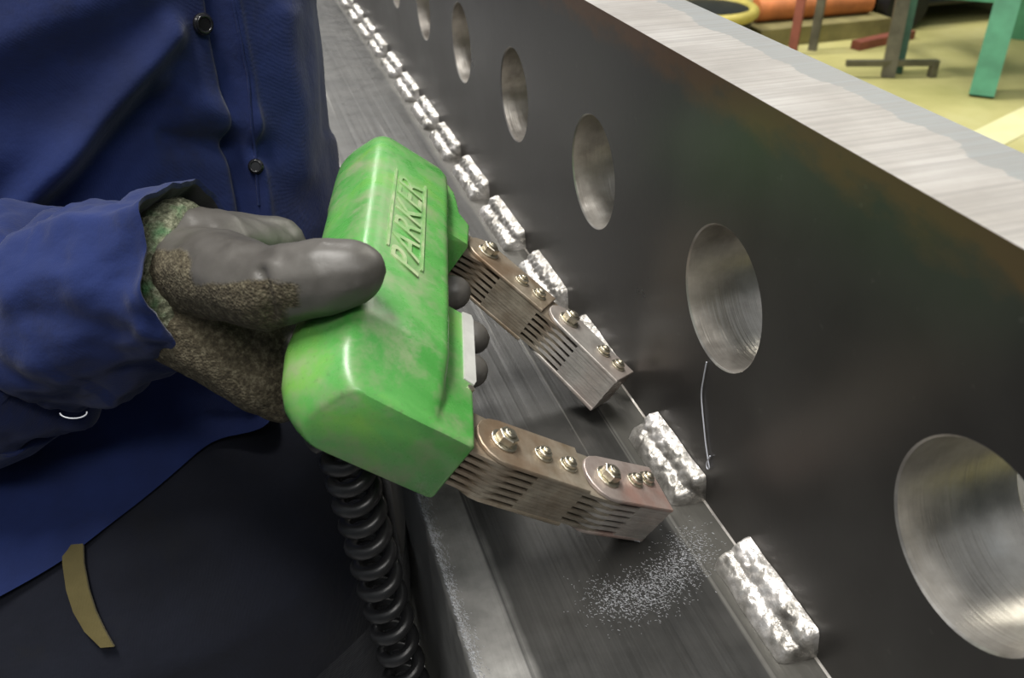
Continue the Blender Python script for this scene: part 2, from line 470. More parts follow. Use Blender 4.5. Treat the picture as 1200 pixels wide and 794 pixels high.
def build_weld(ya, yb, seed, size=.0135, back=False):
    rnd = random.Random(seed)
    nu, nv = max(30, int((yb - ya) / .0011)), 26
    V = []
    per = rnd.uniform(.0058, .0072)
    for i in range(nu):
        t = i / (nu - 1); y = ya + (yb - ya) * t
        end = min(1, math.sqrt(max(0, 1 - (max(0, .05 - t) / .05) ** 2)), math.sqrt(max(0, 1 - (max(0, t - .93) / .07) ** 2)))
        wob = 1 + .07 * noise.noise(Vector((y * 60, seed, 0)))
        for j in range(nv):
            u = j / (nv - 1)
            x, z = -size * 1.12 * (1 - u) * wob, size * u * wob
            # two crowned passes with a crease between, rippled by the travelling puddle
            p = (u * 2) % 1 if u < 1 else 1
            crown = .0019 * abs(math.sin(math.pi * u * 2)) ** 1.1 + .0003 + .0005 * math.sin(math.pi * u)
            ph = (y + .0018 * math.cos(2 * math.pi * (p - .5)) + seed * .37 + (.002 if u > .5 else 0)) / per
            rip = (.0011 if u > .5 else .0007) * (abs(math.sin(math.pi * ph)) - .5) * math.sin(math.pi * min(1, max(0, u))) ** .5
            lump = .0014 * noise.noise(Vector((y * 260, u * 6, seed))) + .0008 * noise.noise(Vector((y * 700, u * 15, seed)))
            h = (crown + rip + lump * math.sin(math.pi * u)) * max(end, .0)
            k = .25 + .75 * end
            x, z = x * k - h * .707, z * k + h * .707
            x = min(x, .0004); z = max(z, -.0004)
            V.append((x if not back else WT - x, y, z))
    F = grid_faces(nu, nv)
    # closed underneath: root line
    b = len(V)
    for i in range(nu): V.append((.0002 if not back else WT - .0002, V[i * nv][1], -.0002))
    for i in range(nu - 1):
        F.append((i * nv, (i + 1) * nv, b + i + 1, b + i)); F.append((i * nv + nv - 1, (i + 1) * nv + nv - 1, b + i + 1, b + i))
    F.append(tuple(range(nv)) + (b,)); F.append(tuple((nu - 1) * nv + j for j in range(nv)) + (b + nu - 1,))
    return obj('fillet_weld', V, F, M['weld'], beam, 60)
welds = [(.118, .173), (.207, .263), (.304, .362), (.388, .449), (.474, .545), (.566, .632), (.655, .720), (.737, .804), (.826, .890), (.914, .978), (1.005, 1.066), (1.09, 1.15), (1.18, 1.24), (1.27, 1.33), (1.36, 1.42), (1.45, 1.51), (.025, .085), (-.065, -.005), (-.155, -.095)]
for i, (a, b) in enumerate(welds): build_weld(a, b, i + 1)
# thin bright root seam left bare between the stitches
MB().add([(-.0009, YA, 0.0002), (0.0002, YA, .0009), (-.0009, YB, .0002), (.0002, YB, .0009), (.0004, YA, -.0003), (.0004, YB, -.0003)],
         [(0, 2, 3, 1), (0, 4, 5, 2), (1, 3, 5, 4), (0, 1, 4), (2, 5, 3)]).build('root_seam', M['bore'], beam)

# trestles that carry the beam
for k, ty in enumerate((-.30, 1.55)):
    tr = thing('beam_trestle', (WT / 2, ty, FZ), ('steel trestle carrying the near end of the holed beam', 'steel trestle carrying the far end of the holed beam')[k], 'trestle', 'trestles under the beam')
    MB().box((WT / 2, ty, -FT - .025), (.34, .06, .05)).build('top_bar', M['dull'], tr)
    for sx in (-1, 1):
        for sy in (-1, 1):
            MB().tube([(WT / 2 + sx * .13, ty, -FT - .05), (WT / 2 + sx * .19, ty + sy * .18, FZ + .001)], .018, 10).build('leg', M['dull'], tr)
    for sy in (-1, 1):
        MB().tube([(WT / 2 - .172, ty + sy * .125, FZ + .22), (WT / 2 + .172, ty + sy * .125, FZ + .22)], .010, 8).build('stretcher', M['dull'], tr)

# ------------------------------------------------------------------ the yoke frame: N is the stack direction of its laminations
NV = Vector((.555, -.146, .819)).normalized()
EY = (Vector((0, 1, 0)) - NV * NV.y).normalized()
EX = EY.cross(NV)
A0 = Vector((-.0386, .1925, 0.0003))
def Y(u, v, h):                      # millimetres in the plane of the yoke
    return A0 + (EX * u + EY * v + NV * h) * .001
AX = Vector((29, 153)).normalized(); WX = Vector((AX.y, -AX.x)); OB = Vector((-106.5, -6))
def B(w, s, h):                      # body coordinates: across, along, up
    p = OB + WX * w + AX * s
    return Y(p.x, p.y, h)
yoke = thing('magnetic_yoke', B(-35, 115, -4), 'green hand-held magnetic yoke with two jointed laminated steel legs', 'magnetic yoke')

def round_poly(corners, n=5):
    out = []
    m = len(corners)
    for i in range(m):
        p0 = Vector(corners[i - 1][:2]); p = Vector(corners[i][:2]); p1 = Vector(corners[(i + 1) % m][:2]); r = corners[i][2]
        d0 = (p0 - p); d1 = (p1 - p)
        r0 = min(r, d0.length * .48); r1 = min(r, d1.length * .48)
        a = p + d0.normalized() * r0; b = p + d1.normalized() * r1
        for k in range(n + 1):
            t = k / n
            out.append(a * (1 - t) ** 2 + p * 2 * t * (1 - t) + b * t * t)
    return out
def build_body():
    # s : wr, hb, hs, wsp, ht, ridge w, ridge r, left w, left h, left-bottom w
    T = [(0,    (-.8, -3.4, 25.2, -17, 26.2, -49, 9, -57, 5, -51)),
         (.9,   (0.0, -4.2, 26.0, -17, 27.0, -50, 9, -59, 6, -53)),
         (4,    (0.0, -4.6, 26.2, -16.5, 28.2, -52, 8, -63, 7, -57)),
         (9,    (0.0, -5.0, 26.4, -16, 30.0, -54, 9, -67, 8, -61)),
         (16,   (0.0, -5.0, 26.5, -15, 32.4, -55.5, 9, -70, 9, -63)),
         (30,   (0.0, -5.0, 26.5, -15, 37.0, -57, 10, -72, 10, -64)),
         (33,   (0.0, -5.0, 26.5, -15, 37.6, -57.3, 11, -72, 10.5, -64)),
         (60,   (0.0, -5.0, 26.5, -15, 38.0, -58, 12, -70, 11, -62)),
         (85.5, (0.0, -5.0, 26.5, -15, 38.0, -58.5, 12, -70, 11, -62)),
         (86.5, (-14.5, -1.0, 23.0, -15, 38.0, -58.5, 12, -70, 11, -61)),
         (154.5, (-14.5, -1.0, 23.0, -15, 38.0, -59, 12, -70, 11, -61)),
         (155.5, (1.0, -5.0, 26.5, -15, 38.0, -59, 12, -70, 11, -62)),
         (179,  (2.5, -5.0, 26.5, -15, 38.0, -59, 12, -70, 11, -62)),
         (187,  (-3.5, -5.0, 26.5, -15, 37.8, -59, 12, -70, 11, -62)),
         (200,  (-5, -5.0, 26.5, -15, 37.0, -58.5, 12, -69.5, 11, -62)),
         (212,  (-6, -5.0, 25.5, -16, 34.0, -57, 12, -67.5, 10, -60)),
         (221,  (-8, -4.0, 24.0, -17, 30.0, -54, 11, -63, 9, -57)),
         (227,  (-11, -2.0, 21.5, -19, 25.5, -50, 10, -57, 8, -52)),
         (230,  (-16, 1.0, 18.0, -23, 20.5, -46, 9, -50, 8, -47))]
    S = sorted(set([t[0] for t in T] + [2.0, 6, 12, 20, 25, 42, 50, 70, 78] + list(range(95, 154, 10)) + [163, 171, 182, 193, 206, 217, 224]))
    V = []; rings = 0
    for s in S:
        wr, hb, hs, wsp, ht, rw, rr, lw, lh, lb = lerp_tab(T, s)
        C = [(wr, hb, 2.5), (wr, hs, 2.0), (wsp + 1.2, hs + .3, 1.5), (wsp - 2.2, ht - .8, 4), (rw, ht, rr * .62), (lw, lh, 10), (lb, hb, 7)]
        if wr < -10 and 86 < s < 155: C[1] = (wr, hs, 1.0)
        P = round_poly(C, 6)
        np_ = len(P)
        V += [B(p.x, s, p.y) for p in P]
        rings += 1
    F = grid_faces(rings, np_, False, True)
    F.append(tuple(range(np_))); F.append(tuple((rings - 1) * np_ + k for k in range(np_)))
    return obj('housing', V, F, M['green'], yoke, 42)
housing = build_body()

# switch lever on the inner shoulder of the near block
sw = MB()
sw.prism([(-4.8, 37), (-.2, 36), (.6, 38), (.6, 84), (-.4, 87), (-4.8, 86)], lambda w, s, h: B(w, s, h), 21, 27.6, .5)
swo = sw.build('switch_lever', M['switch'], yoke, 30)
MB().tube([B(-1.5, 33.5, 22), B(-1.5, 33.5, 27)], .0016, 10).build('switch_pin', M['bolt'], swo)

# raised lettering and rails on the handle
for w, s0, s1 in ((-48.3, 86, 166), (-31.8, 80, 165)):
    r = MB(); r.prism([(w - .55, s0), (w + .55, s0), (w + .55, s1), (w - .55, s1)], lambda a, b, c: B(a, b, c), 36.6, 38.55, .25)
    r.build('logo_rail', M['logo'], housing)
def build_text():
    fc = bpy.data.curves.new('lettering', 'FONT')
    fc.body = 'PARKER'; fc.size = 1.0; fc.shear = .42; fc.extrude = .02; fc.space_character = 1.02
    fc.offset = .006
    o = bpy.data.objects.new('lettering_tmp', fc); COL.objects.link(o)
    dg = bpy.context.evaluated_depsgraph_get()
    me = bpy.data.meshes.new_from_object(o.evaluated_get(dg))
    bpy.data.objects.remove(o); 
    xs = [v.co.x for v in me.vertices]; ys = [v.co.y for v in me.vertices]
    x0, x1, y0, y1 = min(xs), max(xs), min(ys), max(ys)
    for v in me.vertices:
        s = 73 + (v.co.x - x0) / (x1 - x0) * 89
        w = -33.4 - (v.co.y - y0) / (y1 - y0) * 13.2
        h = 38.45 if v.co.z > 0 else 36.8
        v.co = B(w, s, h)
    me.materials.clear(); me.materials.append(M['logo'])
    me.update()
    return put('lettering', me, housing)
build_text()

# ------------------------------------------------------------------ laminated legs
HW, HT = 12.0, 22.2
NL = 11
def frame2(P, Q):
    P, Q = Vector(P), Vector(Q); d = (Q - P).normalized(); n = Vector((-d.y, d.x)); return P, d, n, (Q - P).length
def strip(x0, x1, round0, round1, hw, k=8):
    """outline along the link; rounded ends are half circles centred on the pivot"""
    p = []
    if round0: p += [(x0 + hw - hw * math.sin(math.pi * i / k) * 1.0, -hw * math.cos(math.pi * i / k) * -1.0) for i in range(k + 1)]
    else: p += [(x0, hw), (x0, -hw)]
    if round1: p += [(x1 - hw + hw * math.sin(math.pi * i / k), -hw * math.cos(math.pi * i / k)) for i in range(k + 1)]
    else: p += [(x1, -hw), (x1, hw)]
    return p
def bolt_mesh(name, r, hh, hexn=6, stud=True):
    b = MB()
    I = lambda x, y, z: Vector((x, y, z)) * .001
    circ = lambda rr, n, a0=0: [(rr * math.cos(2 * math.pi * i / n + a0), rr * math.sin(2 * math.pi * i / n + a0)) for i in range(n)]
    b.prism(circ(r * 1.45, 20), I, 0, .8, .2)
    b.prism(circ(r * 1.1, hexn, .3), I, .8, .8 + hh, .35)
    if stud:
        b.prism(circ(r * .62, 14), I, .8 + hh, 1.9 + hh, .3)
        b.prism(circ(r * .30, 10), I, 1.9 + hh, 2.1 + hh, .05)
    return mk(name, b.V, b.F, M['bolt'], 35)
BOLT = bolt_mesh('pivot_bolt', 4.0, 3.6)
RIVET = bolt_mesh('rivet', 2.8, 1.8, 12)
def place(name, me, parent, u, v, h, rot=0):
    mat = Matrix((( EX.x, EY.x, NV.x, 0), (EX.y, EY.y, NV.y, 0), (EX.z, EY.z, NV.z, 0), (0, 0, 0, 1)))
    put(name, me, parent, Matrix.Translation(Y(u, v, h)) @ mat @ Matrix.Rotation(rot, 4, 'Z'))
LT = 1.9; LH = (HT - 2 * LT) / NL
def link(P, Q, first, foot, lam_m, cheek_m, rivets, foot_skew=0.0):
    """P pivot nearer the body, Q next pivot or centre of the sole"""
    P0, d, n, L = frame2(P, Q)
    def f(x, y, h):
        p = P0 + d * x + n * y
        return Y(p.x, p.y, h)
    xe = L if foot else L - 13.2
    def outline(x0, x1, r0, r1, hw):
        q = strip(x0, x1, r0, r1, hw)
        if foot: q = [(x + (foot_skew * y if x > x1 - .1 else 0), y) for x, y in q]
        return q
    c = MB(); c.prism(outline(-HW, xe, True, False, HW), f, HT - LT, HT, .35)
    root = c.build('leg_link', cheek_m, yoke, 35)
    c = MB(); c.prism(outline(-HW, xe, True, False, HW), f, 0, LT, .35); c.build('cheek_plate', cheek_m, root, 35)
    for j in range(NL):
        h0 = LT + j * LH + .06; h1 = LT + (j + 1) * LH - .06
        rr = random.Random(j * 7 + int(L * 10))
        hw = HW - rr.uniform(0, .28)
        if j % 2 == 0:   # starts behind the next link's inner pack, stops short of the knee
            x0, r0 = 14.8, False
            x1, r1 = (L - rr.uniform(0, .3), False) if foot else (L + 12, True)
        else:
            x0, r0 = -12, True
            x1, r1 = (L - rr.uniform(0, .3), False) if foot else (L - 14.8, False)
        m = MB(); m.prism(outline(x0, x1, r0, r1, hw), f, h0, h1)
        m.build('lamination', lam_m, root, 35)
    place('pivot_bolt', BOLT, root, *(P0 + d * 0), HT, rr.uniform(0, 1))
    for x, y in rivets:
        p = P0 + d * x + n * y
        place('rivet', RIVET, root, p.x, p.y, HT)
    return root
def core(P, lam_m):
    """fixed core blades that come out of the housing to the first pivot"""
    P = Vector(P); d = WX; n = AX
    def f(x, y, h):
        p = P + d * x + n * y
        return Y(p.x, p.y, h)
    m0 = None
    for j in range(0, NL, 2):
        h0 = LT + j * LH + .06; h1 = LT + (j + 1) * LH - .06
        m = MB(); m.prism(strip(-30, 12, False, True, HW - .2), f, h0, h1)
        o = m.build('core_blade' if m0 is None else 'core_blade', lam_m, yoke, 35)
        m0 = o
nP, nK, nE = (-88, 7.5), (-35, 7.0), (-1.5, 12.0)
fP, fK, fE = (-59, 158), (-15.5, 123.5), (11.6, 92)
core(nP, M['lam']); core(fP, M['lam'])
l1 = link(nP, nK, True, False, M['lam'], M['cheek'], [(19, 0), (31.5, -1)])
l2 = link(nK, nE, False, True, M['lam2'], M['cheek2'], [(17, 1), (26, 3.5)])
l3 = link(fP, fK, True, False, M['lam'], M['cheek'], [(23.5, -1), (35, 0)])
l4 = link(fK, fE, False, True, M['lam2'], M['lam2'], [(24, 2), (34.5, 2)])

# ------------------------------------------------------------------ coiled lead
def build_cable():
    P0, P1, P2 = at(404, 525, .338), at(436, 650, .384), at(500, 880, .452)
    pts = []
    turns = 14; n = turns * 22
    for i in range(n + 1):
        t = i / n; tt = t ** .92
        c = P0 * (1 - tt) ** 2 + P1 * 2 * tt * (1 - tt) + P2 * tt * tt
        d = (2 * (1 - tt) * (P1 - P0) + 2 * tt * (P2 - P1)).normalized()
        u = d.cross(Vector((0, 1, 0))).normalized(); w = d.cross(u)
        a = 2 * math.pi * turns * t + .6
        pts.append(c + (u * math.cos(a) + w * math.sin(a)) * .0079)
    last = pts[-1]
    pts += [last + Vector((0.002 * math.sin(k), .002 * k, -.02 * k)) for k in range(1, 8)]
    head = B(-42, 16, -2)
    pts = [head, head.lerp(pts[0], .5)] + pts
    m = MB(); m.tube(pts, .0031, 12)
    m.build('coiled_lead', M['rubber'], yoke, 60)
    m = MB(); m.tube([B(-42, 16, -2), B(-44, 15, -8), B(-46, 14, -14)], [.0065, .0058, .0045], 14)
    m.build('strain_relief', M['rubber'], yoke, 40)
build_cable()

# ------------------------------------------------------------------ the worker
man = thing('person', (-.36, .46, FZ), 'person in navy blue work jacket and grey glove holding the green yoke', 'person')

CXT = -.333
def torso_c(z):
    return lerp_tab([(-.8, .35), (-.2, .345), (-.07, .385), (-.03, .420), (.0, .485), (.06, .502), (.17, .515), (.30, .545), (.6, .56)], z)
def torso_pt(th, z, grow=0.0, sc=1.0):
    rx, ry = lerp_tab([(-.8, (.205, .14)), (-.2, (.209, .160)), (-.05, (.213, .150)), (.1, (.208, .142)), (.2, (.216, .14)), (.3, (.216, .14)), (.42, (.20, .13)), (.50, (.15, .10)), (.545, (.075, .07)), (.56, (.06, .06))], z)
    e = 2 / 2.5
    c, s = math.cos(th), math.sin(th)
    x = math.copysign(abs(c) ** e, c) * (rx * sc + grow); y = math.copysign(abs(s) ** e, s) * (ry * sc + grow)
    return Vector((CXT + x, torso_c(z) + y, z))
PLK = [(-100, 255), (0, 266), (90, 284), (160, 290), (250, 298), (400, 312), (600, 330), (900, 360)]
def seg_dist(p, a, b):
    a, b, p = Vector(a), Vector(b), Vector(p)
    t = (p - a).dot(b - a) / (b - a).length_squared
    tc = max(0, min(1, t))
    q = a + (b - a) * tc
    n = Vector((-(b - a).y, (b - a).x)).normalized()
    return (p - q).length, (p - q).dot(n), t
FOLDS = [((20, 240), (200, 40), 20, .011), ((-60, 190), (70, 175), 40, .006), ((205, 165), (300, 175), 15, -.006), ((75, 250), (205, 110), 22, -.008),
         ((200, 100), (280, 145), 18, .005), ((330, 20), (345, 200), 18, .004), ((372, 0), (380, 150), 9, -.003), ((120, 300), (330, 520), 40, .01),
         ((250, 420), (360, 640), 30, .008), ((-40, 60), (150, -20), 40, .008)]
def build_jacket():
    nz, nt = 240, 420
    V = []
    for i in range(nz):
        for k in range(nt):
            # finer sampling on the front, where the placket and folds are
            f = k / nt
            th = math.pi * (-.5 + 2 * (f - .5) + .0)
            th = -math.pi * .35 + 2 * math.pi * (f - .5) * 1.0
            th = th + .55 * math.sin(2 * math.pi * (f - .5)) * -1.0 * -.9 * -1
            c = math.cos(th); 
            hem = -.030 + .036 * sm((c + .15) / 1.05) 
            t = i / (nz - 1)
            z = hem + (.56 - hem) * t
            p = torso_pt(th, z)
            x, y, d = proj(p)
            n = Vector((math.cos(th), math.sin(th), 0))
            g = 0.0
            if math.sin(th) < .45:
                for a, b, w, amp in FOLDS:
                    dist, sg, tt = seg_dist((x, y), a, b)
                    g += amp * math.exp(-(dist / w) ** 2)
                xe = lerp_tab(PLK, y)
                if -40 < y < 800:
                    g += .0055 * sm((x - xe) / 3.0) - .007 * math.exp(-((x - xe + 9) / 9) ** 2) + .0018 * math.exp(-((x - xe - 6) / 5) ** 2)
            g += .006 * noise.noise(p * 9) + .0022 * noise.noise(p * 32)
            # rolled hem
            g += .004 * math.exp(-((z - hem - .008) / .009) ** 2)
            V.append(p + n * g)
    F = grid_faces(nz, nt, False, True)
    # inside return at the hem so the cloth has a thickness
    b = len(V)
    for k in range(nt):
        q = V[k]; c = Vector((CXT, torso_c(q.z), q.z)); V.append(q + (c - q) * .05 + Vector((0, 0, .004)))
    for k in range(nt): F.append((k, (k + 1) % nt, b + (k + 1) % nt, b + k))
    return obj('jacket', V, F, M['jacket'], man, 70)
jacket = build_jacket()

def on_jacket(px, py):
    """first point of the jacket surface behind a pixel"""
    o = Vector(CAM); d = Vector(ray(px, py)).normalized()
    ok, loc, nor, _ = jacket.data and jacket.ray_cast(jacket.matrix_world.inverted() @ o, d)
    return (loc, nor) if ok else (at(px, py, .45), Vector((0, -1, 0)))
bpy.context.view_layer.update()
def disc(name, loc, nor, r, th, mat, parent, rim=True):
    rot = nor.to_track_quat('Z', 'Y').to_matrix()
    b = MB(); f = lambda x, y, h: loc + rot @ Vector((x, y, h))
    circ = lambda rr: [(rr * math.cos(2 * math.pi * i / 28), rr * math.sin(2 * math.pi * i / 28)) for i in range(28)]
    b.prism(circ(r), f, 0, th, th * .25)
    o = b.build(name, mat, parent, 40)
    if rim:
        b = MB(); pts = [f(r * .72 * math.cos(2 * math.pi * i / 24), r * .72 * math.sin(2 * math.pi * i / 24), th) for i in range(25)]
        b.tube(pts, r * .14, 8, False); b.build('button_rim', mat, o, 60)
    return o
o_ = jacket.matrix_world
invp = jacket.matrix_world.inverted()
def oj(px, py):
    o = invp @ Vector(CAM); d = (invp.to_3x3() @ Vector(ray(px, py))).normalized()
    ok, loc, nor, _ = jacket.ray_cast(o, d)
    if not ok: return at(px, py, .47), Vector((.3, -.9, .2)).normalized()
    return o_ @ loc, (o_.to_3x3() @ nor).normalized()
for (bx, by) in ((236, 28), (300, 195)):
    l, n = oj(bx, by)
    disc('button', l + n * (.0004 if by < 100 else -.0012), n, .0052 if by < 100 else .0040, .0026, M['button'], man)
# placket edge stitching
pts = []
for y in range(0, 245, 12):
    l, n = oj(lerp_tab(PLK, y) + 7, y); pts.append(l + n * .0006)
MB().tube(pts, .0007, 6).build('placket_seam', M['jacket'], man, 60)

def build_trousers():
    V = []; nz, nt = 60, 120
    for i in range(nz):
        z = .02 + (-.20 - .02) * i / (nz - 1)
        for k in range(nt):
            th = 2 * math.pi * k / nt
            p = torso_pt(th, z, -.008)
            g = .006 * noise.noise(p * 11 + Vector((3, 0, 0))) + .003 * noise.noise(p * 28)
            V.append(p + Vector((math.cos(th), math.sin(th), 0)) * g)
    F = grid_faces(nz, nt, False, True)
    base = (nz - 1) * nt
    # two legs down to the floor
    m = MB(); m.add(V, F)
    for sx in (-1, 1):
        rows = 40; W = []
        for i in range(rows):
            t = i / (rows - 1); z = -.06 + (FZ + .07 + .06) * t
            for k in range(60):
                a = 2 * math.pi * k / 60
                r = .112 - .03 * t + .006 * noise.noise(Vector((math.cos(a) * 2, z * 14, sx * 5 + math.sin(a) * 2)))
                W.append((CXT + sx * (.100 - .012 * t) + r * math.cos(a), .325 + .03 * t + r * 1.12 * math.sin(a), z))
        FF = grid_faces(rows, 60, False, True)
        FF.append(tuple((rows - 1) * 60 + k for k in range(60)))
        m.add(W, FF)
    return m.build('trousers', M['trous'], man, 70)
trousers = build_trousers()
for sx in (-1, 1):
    rows = []
    x = CXT + sx * .083
    b = MB()
    P = [(x, .475, FZ + .045), (x, .45, FZ + .055), (x, .40, FZ + .062), (x, .34, FZ + .05), (x, .28, FZ + .036), (x, .235, FZ + .030), (x, .215, FZ + .028)]
    b.tube(P, [.028, .044, .048, .044, .036, .030, .012], 16); b.build('boot', M['dark'], man, 60)

# olive strap hanging out below the hem
m = MB(); rows = []
cen = [(86, 637, 19), (87, 660, 19), (92, 690, 20), (100, 715, 20), (112, 738, 18), (127, 757, 12)]
V = []
bpy.context.view_layer.update()
tmi = trousers.matrix_world.inverted()
for px, py, w in cen:
    for k in (-.5, .5):
        x_, y_ = px + w * k * 1.3, py - w * k * .1
        dr_ = Vector(ray(x_, y_))
        ok, loc, nor, _ = trousers.ray_cast(tmi @ Vector(CAM), (tmi.to_3x3() @ dr_).normalized())
        hp = trousers.matrix_world @ loc if ok else at(x_, y_, .45)
        V.append(hp - dr_.normalized() * .004)
nrm = Vector(MR[:, 2]) * .0012
V2 = [v + nrm for v in V]
n = len(V)
F = [(2 * i, 2 * i + 1, 2 * i + 3, 2 * i + 2) for i in range(len(cen) - 1)]
F += [tuple(k + n for k in f) for f in F]
F += [(2 * i, 2 * i + 2, 2 * i + 2 + n, 2 * i + n) for i in range(len(cen) - 1)] + [(2 * i + 1, 2 * i + 3, 2 * i + 3 + n, 2 * i + 1 + n) for i in range(len(cen) - 1)]
F += [(0, 1, 1 + n, n), (n - 2, n - 1, 2 * n - 1, 2 * n - 2)]
obj('webbing_strap', V + V2, F, M['strap'], man, 30)

# sleeve: from the cuff back to the elbow and up to the shoulder
def catmull(P, n):
    out = []
    for i in range(len(P) - 1):
        p0 = P[max(i - 1, 0)]; p1 = P[i]; p2 = P[i + 1]; p3 = P[min(i + 2, len(P) - 1)]
        for k in range(n):
            t = k / n
            out.append(.5 * ((2 * p1) + (p2 - p0) * t + (2 * p0 - 5 * p1 + 4 * p2 - p3) * t * t + (3 * p1 - p0 - 3 * p2 + p3) * t ** 3))
    out.append(P[-1]); return out
WRIST = at(196, 322, .366)
def build_sleeve():
    P = [at(232, 316, .366), at(160, 346, .374), at(78, 370, .384), at(0, 392, .392), at(-90, 418, .402), Vector((-.47, .40, .055)), Vector((-.555, .47, .16)), Vector((-.52, .53, .33)), Vector((-.44, .56, .46))]
    R = [.0345, .0385, .043, .050, .050, .054, .060, .070, .070]
    n = 22
    path = catmull(P, n)
    rad = catmull([Vector((r, 0, 0)) for r in R], n)
    nt = 96; V = []
    U = []
    up0 = Vector(MR[:, 1])
    for i, p in enumerate(path):
        t = (path[min(i + 1, len(path) - 1)] - path[max(i - 1, 0)]).normalized()
        u = (up0 - t * up0.dot(t)).normalized(); v = t.cross(u); U.append((t, u, v))
        r0 = rad[i].x
        q = i / n    # 0 at the cuff, 1 at second control point ...
        for k in range(nt):
            a = 2 * math.pi * k / nt
            c, s = math.cos(a), math.sin(a)
            r = r0 * (1 + .10 * c * (1 if q < 1.5 else .3))
            # cuff panel ends in a seam at q about 2.3, cloth behind it is gathered and bulges
            seam = 2.15 + .55 * (-c) * .5
            dq = q - seam
            r += -.0045 * math.exp(-(dq / .07) ** 2) + .0050 * sm(dq / .25) * (1 - sm((q - 4) / 2))
            if dq > 0: r += .0045 * math.sin(a * 5 + q * 3.0) * math.exp(-dq / .9)
            else: r += .0030 * math.sin(a * 4 + 1.0 + q) * math.exp(dq / .35)
            r += .0065 * noise.noise(Vector((c * 1.8, s * 1.8, q * 1.6))) + .0022 * noise.noise(Vector((c * 5, s * 5, q * 4)))
            # slanted opening: upper lip reaches further over the hand
            lip = .010 * c * max(0, 1 - q)
            V.append(p + (u * c + v * s) * r - t * lip)
    F = grid_faces(len(path), nt, False, True)
    # folded-in cuff edge
    b = len(V); m = 0
    for ring in range(3):
        k0 = ring
        for k in range(nt):
            o = V[k]; cen = path[0]
            inn = (cen - o).normalized()
            V.append(o + inn * (.0018 + .0022 * ring) + U[0][0] * (.001 + .008 * ring))
    for k in range(nt): F.append((k, (k + 1) % nt, b + (k + 1) % nt, b + k))
    FM = [0] * len(F)
    for r_ in range(2):
        for k in range(nt):
            F.append((b + r_ * nt + k, b + r_ * nt + (k + 1) % nt, b + (r_ + 1) * nt + (k + 1) % nt, b + (r_ + 1) * nt + k)); FM.append(1)
    return obj('sleeve', V, F, [M['jacket'], M['inner']], man, 70, FM)
sleeve = build_sleeve()
# loose thread loop at the cuff seam
m = MB(); m.tube([at(70 + 16 * (1 - math.cos(a)), 483 + 7 * math.sin(a) + 0 * a, .352) for a in np.linspace(0.1, 3.3, 12)], .00028, 6); m.build('thread_loop', M['thread'], man)

